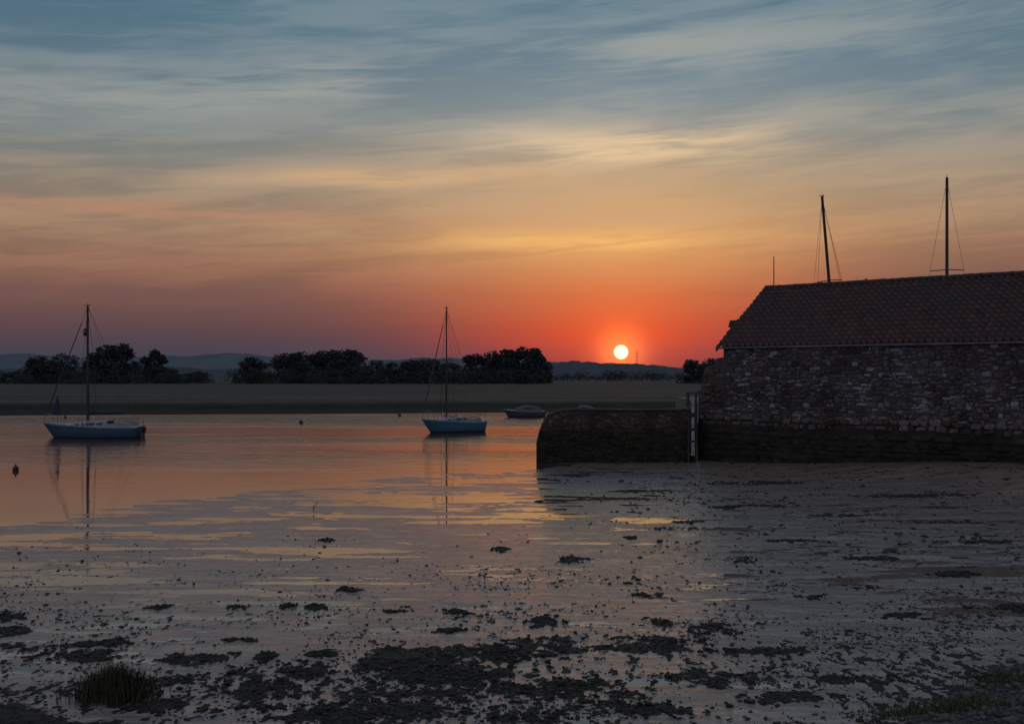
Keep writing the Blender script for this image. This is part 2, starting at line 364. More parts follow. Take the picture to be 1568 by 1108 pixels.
# ------------------------------------------------------------------ distant trees (one mass)
leafv=[];leaff=[]
def tree(px,py,wpx,D,base=1.0,n=2600):
    X0=gx(px,D)+0.0; top=gz(py,D); hgt=top-base; R=wpx/2/F*D*1.2
    D=D+random.uniform(-12,12)
    lobes=[]
    for i in range(random.randint(13,18)):
        a=random.uniform(0,2*math.pi); rr=R*math.sqrt(random.random())*0.8
        zz=base+hgt*random.uniform(0.18,0.84)
        k=1-abs((zz-base)/hgt-0.45)*0.9
        lobes.append((X0+math.cos(a)*rr*k,D+math.sin(a)*rr*k,zz,R*random.uniform(0.24,0.44),hgt*random.uniform(0.10,0.19)))
    lobes.append((X0,D,base+hgt*0.86,R*0.4,hgt*0.13))
    L=np.array(lobes); idx=RNG.integers(0,len(L),n); l=L[idx]
    u=RNG.normal(size=(n,3)); u/=np.linalg.norm(u,axis=1)[:,None]; r=RNG.uniform(0.35,1.1,n)[:,None]**0.6
    p=l[:,:3]+u*r*np.stack([l[:,3],l[:,3],l[:,4]],1)
    k=n//5; p[:k]=np.stack([X0+RNG.uniform(-R*1.1,R*1.1,k),D+RNG.uniform(-R*.6,R*.6,k),base+RNG.uniform(0,hgt*0.36,k)],1)
    sz=RNG.uniform(0.25,0.75,n)*min(1.0,max(0.45,hgt/14))
    t1=RNG.normal(size=(n,3)); t1/=np.linalg.norm(t1,axis=1)[:,None]; t2=np.cross(t1,RNG.normal(size=(n,3))); t2/=np.linalg.norm(t2,axis=1)[:,None]
    q=np.stack([p+t1*sz[:,None],p+t2*sz[:,None]*0.7,p-t1*sz[:,None],p-t2*sz[:,None]*0.7],1)
    leafv.append(q.reshape(-1,3))
    trunks.tube([(X0,D,base-0.5),(X0+0.2,D,base+hgt*0.35),(X0,D,base+hgt*0.7)],0.5*hgt/15,6,0,0.12)
    for j in range(4):
        lx=L[random.randrange(len(L))]; trunks.tube([(X0+0.1,D,base+hgt*random.uniform(.2,.4)),((X0+lx[0])/2,(D+lx[1])/2,base+hgt*.5),tuple(lx[:3])],0.2,5,0,0.06)
trunks=MB()
TL=[(-60,545,60),(-20,560,50),(10,568,40),(48,550,44),(75,545,48),(105,541,50),(128,537,46),(150,532,52),(175,528,54),(200,526,54),(222,534,40),(245,558,46),(272,564,44),(298,568,40),
(378,545,40),(402,548,42),(436,540,48),(460,537,52),(485,535,52),(508,534,52),(532,533,54),(552,538,40),(580,550,44),(604,554,34),(632,551,44),(660,549,48),(690,554,40),(730,541,44),(752,536,48),(776,534,50),(800,532,50),(818,533,40),(830,542,24),
(1056,551,36),(1075,556,40),(1100,548,44),(1150,550,60),(1300,545,60),(1500,545,60)]
for t in TL: tree(*t,D=430,n=3000)
for px in range(-40,320,20): tree(px+random.uniform(-6,6),random.uniform(563,572),36,400,n=600)
for px in range(365,840,20): tree(px+random.uniform(-6,6),random.uniform(556,568),36,405,n=600)
for px in list(range(845,1050,12)): tree(px+random.uniform(-6,6),random.uniform(565,574),30,640,n=450)
for px in (930,945,1000): tree(px,565,26,600,n=700)
LV=np.concatenate(leafv); nq=len(LV)//4
me=bpy.data.meshes.new("distant_trees"); base_v=len(LV)
allv=np.concatenate([LV,np.array(trunks.v)]) 
me.from_pydata(allv.tolist(),[],np.arange(nq*4).reshape(-1,4).tolist()+[tuple(i+base_v for i in f) for f in trunks.f])
m,g,b=new_mat("hazed_tree_foliage"); v=objco(g); nz=g.noise(v,0.25,4,0.6)
g.link(g.mix(g.smap(nz,0.35,0.65),(0.030,0.038,0.043,1),(0.055,0.067,0.070,1)),b.inputs['Base Color']); b.inputs['Roughness'].default_value=0.9; b.inputs['Specular IOR Level'].default_value=0.05  # leaf colour tinted bluish to carry the haze over distance
me.materials.append(m); me.materials.append(simple("bark",(0.04,0.035,0.03),0.9))
mi=np.zeros(len(me.polygons),dtype=np.int32); mi[nq:]=1; me.polygons.foreach_set('material_index',mi)
o=bpy.data.objects.new("distant_trees",me); scene.collection.objects.link(o)

# electricity pylon on the skyline
mb=MB(); D=2600; px0=gx(975,D); zt=gz(534,D)
for sx in(-1,1):
    for sy in(-1,1): mb.tube([(px0+sx*4,D+sy*4,10),(px0+sx*1.2,D+sy*1.2,zt-12),(px0,D,zt)],0.22,4)
for k,wd in((4,7),(11,9),(18,8)): mb.tube([(px0-wd,D,zt-k),(px0+wd,D,zt-k)],0.25,4)
for k in range(6):
    z0=12+k*8; mb.tube([(px0-3.6+k*.4,D-3,z0),(px0+3.2-k*.4,D-3,z0+8)],0.12,4); mb.tube([(px0+3.6-k*.4,D-3,z0),(px0-3.2+k*.4,D-3,z0+8)],0.12,4)
mb.obj("electricity_pylon",[simple("pylon_steel",(0.25,0.16,0.16),0.8)])

# ------------------------------------------------------------------ stone facing
m,g,b=new_mat("rubble_stone"); v=objco(g); tint=g.n('ShaderNodeVertexColor',layer_name='tint').outputs[0]
s3=g.n('ShaderNodeSeparateXYZ'); g.link(v,s3.inputs[0])
nz=g.noise(v,9,6,0.65); big=g.noise(v,0.5,4,0.6)
c=g.mix(1.0,tint,g.ramp(nz,[(0.25,(0.45,0.45,0.45,1)),(0.75,(1.35,1.35,1.35,1))]),'MULTIPLY')
c=g.mix(1.0,c,g.ramp(big,[(0.32,(0.42,0.39,0.39,1)),(0.68,(1.08,1.08,1.12,1))]),'MULTIPLY')
tide=g.smap(g.m('ADD',s3.outputs[2],g.m('MULTIPLY',g.m('SUBTRACT',g.noise(v,1.6,5,0.6),0.5),1.1)),1.95,1.25)
alg=g.mix(g.smap(g.noise(v,3,4,0.6),0.35,0.65),(0.010,0.010,0.008,1),(0.028,0.029,0.019,1))
c=g.mix(g.m('MULTIPLY',tide,0.88),c,alg)
g.link(c,b.inputs['Base Color']); b.inputs['Roughness'].default_value=0.85; b.inputs['Specular IOR Level'].default_value=0.2
bn=g.n('ShaderNodeBump'); bn.inputs['Strength'].default_value=0.8; bn.inputs['Distance'].default_value=0.03; g.link(nz,bn.inputs['Height']); g.link(bn.outputs[0],b.inputs['Normal'])
STONE=m
PAL=[(0.19,0.19,0.22),(0.24,0.25,0.29),(0.15,0.14,0.155),(0.17,0.135,0.13),(0.11,0.10,0.11),(0.30,0.31,0.35),(0.19,0.165,0.155),(0.14,0.135,0.155),(0.16,0.12,0.105),(0.12,0.11,0.12),(0.10,0.085,0.08)]
PALR=[(0.13,0.09,0.08),(0.10,0.075,0.065),(0.15,0.11,0.09),(0.09,0.08,0.07),(0.12,0.08,0.075)]
def stones(mb,x0,x1,z0,z1,y,inside,pal,hmin=.12,hmax=.26,lmin=.18,lmax=.55,prot=0.05,rnd=random,rough=1.0):
    z=z0
    while z<z1:
        h=rnd.uniform(hmin,hmax); x=x0+rnd.uniform(-0.3,0)
        while x<x1:
            l=rnd.uniform(lmin,lmax)*(1.0 if rnd.random()<.85 else 1.5); cx=x+l/2
            hs=h*(1+rough*rnd.uniform(-.38,.42)); cz=z+h/2+math.sin(cx*0.7+z)*0.05*rough+rnd.uniform(-.055,.055)*rough
            if inside(cx-l*.4,cz+hs*.4) and inside(cx+l*.4,cz+hs*.4) and inside(cx,cz) and cx-l/2>=x0-0.02 and cx+l/2<=x1+0.02 and cz-hs/2>z0-.05:
                a=l/2*rnd.uniform(0.86,1.0); c=hs/2*rnd.uniform(0.80,0.98); pr=prot*rnd.uniform(.3,1.4); th=rnd.uniform(-.13,.13)*rough
                ring=[(-1,-.55),(-.7,-1),(.7,-1),(1,-.55),(1,.55),(.7,1),(-.7,1),(-1,.55)]
                jit=[(rnd.uniform(-.22,.1),rnd.uniform(-.25,.12)) for _ in ring]
                o=[];i2=[]
                for (rx,rz),(jx,jz) in zip(ring,jit):
                    ax=a*rx*(1+jx); az_=c*rz*(1+jz); px=cx+ax*math.cos(th)-az_*math.sin(th); pz=cz+ax*math.sin(th)+az_*math.cos(th)
                    o.append((px,y,pz)); i2.append((cx+(px-cx)*.8,y-pr*rnd.uniform(.8,1.2),cz+(pz-cz)*.74))
                vs=o+i2+[(cx,y-pr*1.15,cz)]
                fs=[(j,(j+1)%8,8+(j+1)%8,8+j) for j in range(8)]+[(8+j,8+(j+1)%8,16) for j in range(8)]
                k=rnd.uniform(.6,1.3); cc=rnd.choice(pal); mb.add(vs,fs,0,tuple(q*k for q in cc))
            x+=l
        z+=h*.96
MORT=(0.10,0.087,0.087)
ANG=math.atan2(-0.6525,0.7577)
bh=empty("stone_boathouse",(9.73,50.5,0),ANG)
LEN=27.0; EAVE=5.42; HW=4.44; RZ=8.23; XL=-1.32
mb=MB()
vs=[(0,0,-1),(LEN,0,-1),(LEN,2*HW,-1),(0,2*HW,-1),(0,0,EAVE),(LEN,0,EAVE),(LEN,2*HW,EAVE),(0,2*HW,EAVE),(0,HW,RZ-0.12),(LEN,HW,RZ-0.12)]
mb.add(vs,[(0,1,5,4),(2,3,7,6),(3,0,4,8,7),(1,2,6,9,5)],0,MORT)
rs=random.Random(5)
stones(mb,0.02,LEN,1.95,EAVE-0.02,-0.002,lambda x,z:z<EAVE-0.03,PAL,.09,.20,.12,.42,0.05,rnd=rs)
mb.obj("walls",[STONE],bh)
def prof(x):
    return float(np.interp(x,[-1.32,-1.20,-1.05,-0.9,-0.45,-0.40,0.0],[3.30,3.32,4.2,4.45,4.5,4.8,4.85]))
mb=MB(); n=14; xsn=np.linspace(XL,0,n+1)
for i in range(n):
    a,b_=xsn[i],xsn[i+1]; za,zb=prof(a),prof(b_)
    mb.add([(a,0.004,-1),(b_,0.004,-1),(b_,0.004,zb),(a,0.004,za),(a,.6,-1),(b_,.6,-1),(b_,.6,zb),(a,.6,za)],[(0,1,2,3),(3,2,6,7),(5,4,7,6)]+([(4,0,3,7)] if i==0 else []),0,MORT)
stones(mb,XL,-0.0,1.95,4.85,0.0,lambda x,z:z<prof(max(XL,min(0,x)))-0.03,PALR+PAL[2:5],.10,.21,.13,.46,rnd=rs)
mb.obj("yard_wall_end",[STONE],bh)
mb=MB(); mb.box(((LEN+XL)/2,-0.06,0.4),(LEN-XL,0.12,2.8),0,col=(0.05,0.045,0.04))
stones(mb,XL,LEN,-0.2,1.66,-0.122,lambda x,z:z<1.62,PALR,.16,.34,.3,.9,rnd=rs,rough=.6)
stones(mb,XL,LEN,1.66,1.93,-0.06,lambda x,z:True,[(0.15,0.11,0.10),(0.19,0.145,0.13),(0.12,0.09,0.085),(0.16,0.15,0.16)],.25,.27,.18,.6,0.11,rnd=rs,rough=.6)
mb.obj("plinth",[STONE],bh)
m,g,b=new_mat("clay_pantile"); tint=g.n('ShaderNodeAttribute',attribute_name='tone').outputs['Fac']; v=objco(g)
c=g.mix(tint,(0.042,0.026,0.028,1),(0.098,0.053,0.052,1)); c=g.mix(g.m('MULTIPLY',g.smap(g.noise(v,0.9,5,0.6),0.38,0.72),.85),c,(0.046,0.040,0.044,1))
g.link(c,b.inputs['Base Color']); b.inputs['Roughness'].default_value=0.85; b.inputs['Specular IOR Level'].default_value=0.2
TILE=m
def roof(name,side):
    sx=np.arange(-0.22,LEN+0.2,0.04); rows=15; ext=0.28
    ts=[]; 
    for r in range(rows): ts+= [(r+0.0)/rows,(r+0.985)/rows]
    ts=np.array(ts); off=np.array([0.085,0.0]*rows)
    ph=sx*2*math.pi/0.30; wave=0.045*np.sin(ph)+0.018*np.sin(2*ph)
    T,SX=np.meshgrid(ts,sx,indexing='ij')
    Yl=-ext+(HW+ext)*T; sl2=(RZ-EAVE)/HW
    cell=vnoise(np.floor(SX/0.30)*3.3+0.5,np.floor(T*rows+0.01)*9.1+0.5,18)
    Zl=EAVE+Yl*sl2+0.06+off[:,None]+wave[None,:]+0.09*(fbm(SX*0.25,T*3,4,3)-0.5)+0.02*(cell-.5)
    if side<0: Yl=2*HW-Yl
    V=np.stack([SX,Yl,Zl],-1).reshape(-1,3); nx=len(sx)
    i=(np.arange(len(ts)-1)[:,None]*nx+np.arange(nx-1)[None]).ravel()
    q=np.stack([i,i+1,i+nx+1,i+nx],-1)
    me=bpy.data.meshes.new(name); me.from_pydata(V.tolist(),[],q.tolist()); me.materials.append(TILE)
    tone=vnoise(np.floor(SX/0.30)*7.3+0.5,np.floor(T*rows+0.01)*5.1+0.5,8)
    a=me.attributes.new('tone','FLOAT','POINT'); a.data.foreach_set('value',tone.ravel().astype(np.float32))
    o=bpy.data.objects.new(name,me); scene.collection.objects.link(o); o.parent=bh
roof("roof_front",1); roof("roof_back",-1)
mb=MB()
x=-0.22
while x<LEN:
    mb.tube([(x,HW,RZ+0.07+random.uniform(-.01,.01)),(x+0.42,HW,RZ+0.08+random.uniform(-.01,.01))],0.12,8); x+=0.43
mb.tube([(4.9,HW,RZ+.1),(4.9,HW,RZ+.26)],0.09,8,0,0.03)
mb.obj("ridge_tiles",[simple("ridge_clay",(0.05,0.032,0.032),0.85)],bh)
mb=MB(); mb.tube([(-0.22,-0.33,EAVE-0.16),(LEN,-0.33,EAVE-0.16)],0.04,8); mb.box((LEN/2,-0.10,EAVE-0.09),(LEN,0.1,0.16))
mb.obj("gutter",[simple("gutter_grey",(0.10,0.09,0.09),0.6,var=.4,vs=1.5)],bh)
mb=MB()
for sgn in(0,1):
    ya,yb=(-0.3,HW) if sgn==0 else (2*HW+0.3,HW)
    mb.add([(-0.23,ya,EAVE-0.32),(-0.23,yb,RZ-0.12),(-0.23,yb,RZ+0.06),(-0.23,ya,EAVE-0.10),(-0.19,ya,EAVE-0.32),(-0.19,yb,RZ-0.12),(-0.19,yb,RZ+0.06),(-0.19,ya,EAVE-0.10)],[(0,1,2,3),(7,6,5,4),(0,4,5,1),(3,2,6,7),(0,3,7,4)])
mb.tube([(-0.45,1.7,6.3),(-0.45,1.7,6.62)],0.24,10,0,0.16); mb.tube([(-0.45,1.7,6.3),(-0.1,1.7,6.3)],0.12,8)
mb.obj("bargeboard",[simple("dark_timber",(0.03,0.026,0.026),0.8)],bh)

mb=MB()
def quad_prism(mb,pts,z0,z1,mi=0,col=None):
    n=len(pts); mb.add([(x,y,z0) for x,y in pts]+[(x,y,z1) for x,y in pts],[tuple(range(n,2*n))]+[(i,(i+1)%n,n+(i+1)%n,n+i) for i in range(n)],mi,col)
quad_prism(mb,[(9.6,51.6),(12.6,54.2),(15.7,57.3),(36.2,39.8),(120,39.8),(120,84),(12.5,84),(11,60)],-1,2.38)
mb.obj("boat_yard_ground",[simple("gravel",(0.12,0.11,0.10),0.95,bump=0.02)])

# --- quay wall with rounded end
qw=empty("quay_wall",(gx(822,50.5),50.5,0),0)
QL=gx(1066,50.5)-gx(822,50.5)
def qtop(x): return float(np.interp(x,[0,.10,.28,.5,.85,1.4,3,5,QL],[.85,1.3,1.8,2.15,2.34,2.41,2.38,2.37,2.40]))
mb=MB(); T=1.1
xq=np.concatenate([np.array([0,.05,.1,.18,.28,.38,.5,.65,.85,1.1,1.4]),np.linspace(1.7,QL,24)])
jz=[random.uniform(-.025,.025) for _ in xq]
for i in range(len(xq)-1):
    a,c_=xq[i],xq[i+1]; za,zb=qtop(a)+jz[i],qtop(c_)+jz[i+1]
    mb.add([(a,0,-1),(c_,0,-1),(c_,0,zb),(a,0,za),(a,T,-1),(c_,T,-1),(c_,T,zb),(a,T,za)],[(0,1,2,3),(3,2,6,7),(5,4,7,6)]+([(4,0,3,7)] if i==0 else []),0,(0.085,0.06,0.053))
stones(mb,0.0,QL,-0.2,2.4,-0.002,lambda x,z:z<qtop(max(0,min(QL,x)))-0.02,[tuple(q*.95 for q in c) for c in PALR],.10,.2,.15,.42,0.035,rnd=rs)
mb.obj("wall_body",[STONE],qw)
mb=MB(); x=0.5
while x<QL-0.1:
    l=random.uniform(.35,.8); l=min(l,QL-x); za,zb=qtop(x)+.03,qtop(x+l)+.03
    mb.add([(x,-.05,za-.02),(x+l-.02,-.05,zb-.02),(x+l-.02,-.04,zb+.05),(x,-.04,za+.05+random.uniform(-.01,.01)),(x,T+.05,za-.02),(x+l-.02,T+.05,zb-.02),(x+l-.02,T,zb+.05),(x,T,za+.05)],[(0,1,2,3),(3,2,6,7),(5,4,7,6),(4,0,3,7),(1,5,6,2)],0,(.09,.07,.066)); x+=l
mb.obj("coping",[STONE],qw)

# --- tide gauge post
WHITE=simple("weathered_white_paint",(0.26,0.26,0.29),0.6,var=0.4,vs=5); DARK=simple("dark_metal",(0.03,0.03,0.032),0.5)
tg=empty("tide_gauge_post",(gx(1060,50.25),50.25,0)); mb=MB()
mb.tube([(-.17,0,0.05),(-.17,0,3.2)],.05,8); mb.tube([(.17,0,0.05),(.17,0,3.2)],.05,8)
mb.box((0,0,3.22),(.62,.2,.08)); 
for k in(.4,1.0,1.6,2.2,2.75): mb.box((0,-.01,k),(.34,.06,.06))
mb.tube([(-.26,0,3.22),(-.26,0,2.6)],.025,6); mb.tube([(.28,0,3.22),(.28,0,3.36)],.025,6)
mb.obj("frame",[DARK],tg)
mb=MB()
for z0,z1 in((.35,.95),(1.05,1.5),(1.6,2.1),(2.3,2.9)): mb.tube([(0.02,-.08,z0),(0.02,-.08,z1)],.085,10)
mb.obj("gauge_board",[WHITE],tg)

# ------------------------------------------------------------------ boats
HB=simple("blue_hull_paint",(0.022,0.065,0.115),0.35,var=.1); HB2=simple("pale_blue_hull_paint",(0.03,0.11,0.175),0.35,var=.1)
ANTI=simple("antifouling",(0.02,0.022,0.03),0.7); DECK=simple("deck_gelcoat",(0.24,0.26,0.30),0.4,var=.08); GLASS=simple("smoked_window",(0.01,0.012,0.015),0.1)
TRIM=simple("white_sheer_stripe",(0.22,0.25,0.29),.5)
ALU=simple("mast_alloy",(0.022,0.022,0.026),0.6); WIRE=simple("rigging_wire",(0.03,0.03,0.03),0.5); SAILC=simple("sail_cover_canvas",(0.015,0.028,0.06),0.85)
STEEL=simple("stainless_rail",(0.16,0.16,0.17),0.35,metal=.6)
def hull_secs(L,B,fb,bowh):
    secs=[]; N=22
    for i in range(N+1):
        s=i/N; bb=B/2*(math.sin(math.pi*min(1,(s*0.62+0.0)))**0.62 if s>0 else 0); bb=max(bb,0.015)
        bb*= (1-0.28*max(0,(s-.6)/.4)**2)
        sh=fb+(bowh-fb)*(1-s)**2+0.06*max(0,s-.7)
        keel=-0.32*math.sin(math.pi*min(1,0.08+s*.88))**.6
        def X(z): return -L/2+L*s+ (1-s)**3*(-(z)*0.75+0.35) - (s**6)*(-0.18*(z))
        row=[(0,keel),(.55*bb,keel*.75),(.86*bb,-0.05),(.93*bb,0.10),(.97*bb,sh*.45),(1.0*bb,sh*.84),(1.0*bb,sh*.90),(1.0*bb,sh)]
        pts=[(X(z),y,z) for y,z in row[::-1]]+[(X(z),-y,z) for y,z in row[1:]]
        secs.append(pts)
    return secs
def build_hull(par,L,B,fb,bowh,hm,name="hull"):
    secs=hull_secs(L,B,fb,bowh); mb=MB(); n=len(secs[0])
    vs=[p for q in secs for p in q]; fs=[];mi=[]
    for i in range(len(secs)-1):
        for j in range(n-1):
            fs.append((i*n+j,i*n+j+1,(i+1)*n+j+1,(i+1)*n+j)); k=min(j,n-2-j)
            mi.append({0:1,1:0,2:0,3:0}.get(k,2))
    fs.append(tuple((len(secs)-1)*n+j for j in range(n))); mi.append(0)
    mb.add(vs,fs); mb.mi=mi
    dv=[];df=[]
    for i,q in enumerate(secs):
        a=q[0]; c=q[-1]; dv+=[(a[0],a[1],a[2]-.012),(a[0],0,a[2]+.03*min(1,a[1]*3)),(c[0],c[1],c[2]-.012)]
    for i in range(len(secs)-1): df+=[(3*i,3*i+1,3*i+4,3*i+3),(3*i+1,3*i+2,3*i+5,3*i+4)]
    mb.add(dv,df,3); ob=mb.obj(name,[hm,TRIM,ANTI,DECK],par,True)
    return secs
def sailboat(name,loc,rz,L,B,mh,mastx,hm,radar=True,bag=False,mast_lean=0.0,z0=0,mr=.075,covered=True,genoa=True):
    e=empty(name,loc,rz); fb=.72;bowh=1.0; build_hull(e,L,B,fb,bowh,hm)
    mb=MB(); secs=[]
    for s,wd,h in((-.27,.28,.02),(-.22,.42,.18),(-.10,.62,.30),(.05,.70,.36),(.16,.70,.40),(.175,.68,.38)):
        x=s*L; z=fb+.03; secs.append([(x,-wd*B*.5,z-.05),(x,-wd*B*.44,z+h*.85),(x,-wd*B*.25,z+h),(x,0,z+h*1.06),(x,wd*B*.25,z+h),(x,wd*B*.44,z+h*.85),(x,wd*B*.5,z-.05)])
    mb.loft(secs,0); 
    for sy in(-1,1): mb.box((.30*L,sy*B*.30,fb+.10),(.26*L,.08,.22))
    mb.box((.175*L+.06,0,fb+.22),(.06,B*.3,.34),1)
    for sy in(-1,1):
        for s0,s1,h0,h1 in((-.17,-.06,.09,.20),(-.04,.06,.10,.26),(.08,.145,.11,.28)):
            def yy(s,h): 
                wd=float(np.interp(s,[-.22,-.10,.05,.16],[.42,.62,.70,.70])); hh=float(np.interp(s,[-.22,-.10,.05,.16],[.18,.30,.36,.40]))
                return sy*(B*(.5-.06*(h/(hh*.85)))*wd+.015)
            mb.add([(s0*L,yy(s0,h0),fb+.03+h0),(s1*L,yy(s1,h0),fb+.03+h0),(s1*L,yy(s1,h1*.9),fb+.03+h1*.9),(s0*L,yy(s0,h1*.8),fb+.03+h1*.8)],[(0,1,2,3)],1)
    mb.box((-.02*L,0,fb+.40),(.5,.5,.06)); mb.obj("cabin",[DECK,GLASS],e)
    mb=MB(); mz=fb+.32; top=mh; mx=mastx; tx=mx+mast_lean
    mb.tube([(mx,0,mz),((mx+tx)/2,0,(mz+top)/2),(tx,0,top)],mr,8,0,mr*.75)
    sh=mz+(top-mz)*.52; sx_=mx+(tx-mx)*.52
    mb.tube([(sx_+.05,-B*.36,sh),(sx_,0,sh+.05),(sx_+.05,B*.36,sh)],.028,6)
    mb.tube([(tx-.25,0,top+.03),(tx+.15,0,top+.03)],.02,5); mb.tube([(tx,0,top),(tx,0,top+.22)],.012,5); mb.tube([(tx+.12,0,top),(tx+.12,0,top+.10)],.03,6)
    bz=mz+.50; mb.tube([(mx+.08,0,bz),(mx+L*.40,0,bz-.02)],.045,8)
    mb.obj("mast",[ALU],e)
    if covered:
        mb=MB(); secs=[]
        for i in range(12):
            t=i/11; x=mx+.02+t*L*.40; r=.13*(1-.55*t)+.01*math.sin(i*2.1); secs.append([(x,math.cos(q)*r*.7,bz+.07+math.sin(q)*r*(1.25)) for q in [k*math.pi/4 for k in range(8)]])
        mb.loft(secs,0,True); mb.obj("furled_mainsail",[SAILC],e,True)
    mb=MB(); bow=(-L/2-.35,0,bowh+.05); st=(L/2-.02,0,fb+.1); wr=.014 if genoa else .010
    mb.tube([bow,(tx,0,top-.1)],wr,4)
    if genoa: mb.tube([Vector(bow).lerp(Vector((tx,0,top-.1)),.05),Vector(bow).lerp(Vector((tx,0,top-.1)),.35),Vector(bow).lerp(Vector((tx,0,top-.1)),.86)],.05,6,0,.028)
    mb.tube([st,(tx,0,top-.02)],wr*.85,4)
    for sy in(-1,1):
        mb.tube([(mx+.1,sy*B*.46,fb),(sx_+.05,sy*B*.36,sh),(tx,0,top-.15)],wr*.85,4)
        mb.tube([(mx-.25,sy*B*.44,fb),(sx_,0,sh)],wr*.8,4); mb.tube([(mx+.4,sy*B*.46,fb),(sx_,0,sh)],wr*.8,4)
    mb.tube([(mx+L*.40,0,bz),(tx,0,top-.02)],.008,4)
    mb.obj("rigging",[WIRE],e)
    mb=MB()
    pul=[(-L*.40,B*.22,bowh-.08),(-L*.40,B*.22,bowh+.45),(-L*.5-.15,.10,bowh+.58),(-L*.5-.15,-.10,bowh+.58),(-L*.40,-B*.22,bowh+.45),(-L*.40,-B*.22,bowh-.08)]
    mb.tube(pul,.016,6)
    ph=[(L*.34,B*.40,fb),(L*.34,B*.40,fb+.52),(L*.49,B*.34,fb+.52),(L*.49,-B*.34,fb+.52),(L*.34,-B*.40,fb+.52),(L*.34,-B*.40,fb)]
    mb.tube(ph,.016,6)
    for sy in(-1,1):
        mb.tube([(L*.49,sy*B*.34,fb),(L*.49,sy*B*.34,fb+.52)],.016,6)
        for s in(-.25,-.05,.15): mb.tube([(s*L,sy*B*.46,fb),(s*L,sy*B*.46,fb+.46)],.012,5)
        mb.tube([(-L*.40,sy*B*.22,bowh+.45),(-.25*L,sy*B*.46,fb+.46),(.15*L,sy*B*.46,fb+.46),(L*.34,sy*B*.40,fb+.52)],.006,4)
    mb.obj("guard_rails",[STEEL],e)
    mb=MB(); mb.box((L/2+.02,0,.15),(.10,.05,1.0)); mb.box((L/2+.14,.35,.50),(.20,.20,.34)); mb.box((L/2+.14,.35,.12),(.08,.08,.6))
    mb.tube([(L/2-.1,0,fb+.2),(L/2-1.0,0,fb+.36)],.02,6); mb.obj("rudder_and_outboard",[ANTI],e)
    if radar:
        mb=MB(); rzh=mz+(top-mz)*.74; mb.tube([(mx-.15,0,rzh),(mx-.15,0,rzh+.42)],.13,10); mb.tube([(mx-.15,0,rzh+.42),(mx-.15,0,rzh+.5)],.13,10,0,.05); mb.box((mx-.06,0,rzh+.1),(.2,.05,.05)); mb.obj("radar_reflector",[DARK],e,True)
    if bag:
        mb=MB(); bx=-L*.40
        mb.tube([(bx,0,bowh),(bx,0,bowh+1.75)],.02,5)
        mb.loft([[(bx-.34,0,bowh+.55),(bx,.12,bowh+.45),(bx+.26,0,bowh+.58),(bx,-.12,bowh+.45)],[(bx-.24,0,bowh+.95),(bx,.10,bowh+1.0),(bx+.16,0,bowh+.95),(bx,-.10,bowh+1.0)],[(bx-.05,0,bowh+1.6),(bx,.03,bowh+1.62),(bx+.04,0,bowh+1.6),(bx,-.03,bowh+1.62)]],0,True)
        mb.obj("hoisted_sail_bag",[SAILC],e)
    return e
Y1=gy(670); X1=gx(144,Y1)
sailboat("sailboat",(X1,Y1,0),math.radians(-4),6.05,2.2,gz(468,Y1),gx(134,Y1)-X1+.0,HB,True,True,mr=.095)
Y2=gy(661); X2=gx(695,Y2)
sailboat("sailboat",(X2,Y2,0),math.radians(35),4.55,1.95,gz(472,Y2),-0.62,HB2,False,False,mr=.06,covered=False)
def laid_up(px_base,py_top,Y,lean,L,mr,rz=0.5):
    zt=gz(py_top,Y); z=3.2; e=sailboat("laid_up_sailboat",(gx(px_base,Y),Y,z),rz,L,2.4,zt-z,0,HB,False,False,mast_lean=lean,mr=mr,covered=True,genoa=False)
    mb=MB()
    for s in(-.3,.25):
        for sy in(-1,1): mb.tube([(s*L,sy*1.1,-.82),(s*L,sy*.75,-.1)],.05,6)
        mb.box((s*L,0,-.76),(.15,2.4,.12))
    mb.tube([(-.35*L,0,-.7),(.3*L,0,-.7)],.08,6); mb.loft([[(-.5,-.06,-.7),(.7,-.06,-.7),(.7,.06,-.7),(-.5,.06,-.7)],[(-.7,-.1,-.2),(.8,-.1,-.2),(.8,.1,-.2),(-.7,.1,-.2)]],0,True)
    mb.obj("cradle_and_keel",[DARK],e)
laid_up(1281,304,63,-1.25,4.6,.10,0.6)
laid_up(1450,272,60,0.0,5.0,.10,1.2)
mb=MB(); Y=57.5; X=gx(1185,Y); mb.tube([(X,Y,2.3),(X,Y,gz(393,Y))],.045,6,0,.025); mb.tube([(X,Y,2.3),(X,Y,2.5)],.12,8); mb.obj("flagpole",[DARK])

def motorboat(name,loc,rz,L,B,cab):
    e=empty(name,loc,rz); build_hull(e,L,B,.55,.75,simple("grey_hull",(0.045,0.052,0.065),.4))
    mb=MB(); secs=[]
    for s,wd,h in((-.30,.3,.05),(-.18,.6,.35),(-.05,.68,.5),(.02,.70,cab),(.22,.72,cab*.98),(.40,.70,cab*.55)):
        x=s*L; z=.55; secs.append([(x,-wd*B*.5,z-.03),(x,-wd*B*.42,z+h*.9),(x,0,z+h*1.05),(x,wd*B*.42,z+h*.9),(x,wd*B*.5,z-.03)])
    mb.loft(secs,0)
    for sy in(-1,1): mb.add([(-.02*L,sy*B*.352,.8),(.18*L,sy*B*.365,.8),(.18*L,sy*B*.335,.55+cab*.8),(0.0,sy*B*.335,.55+cab*.8)],[(0,1,2,3)],1)
    mb.obj("cabin_and_canopy",[simple("grey_canvas",(0.075,0.09,0.115),.8),GLASS],e)
    mb=MB(); mb.tube([(-.45*L,B*.15,.75),(-.5*L,0,1.15),(-.45*L,-B*.15,.75)],.02,5); mb.box((L/2+.12,0,.5),(.25,.3,.5)); mb.box((L/2+.12,0,.1),(.1,.1,.7)); mb.obj("rail_and_outboard",[DARK],e)
    return e
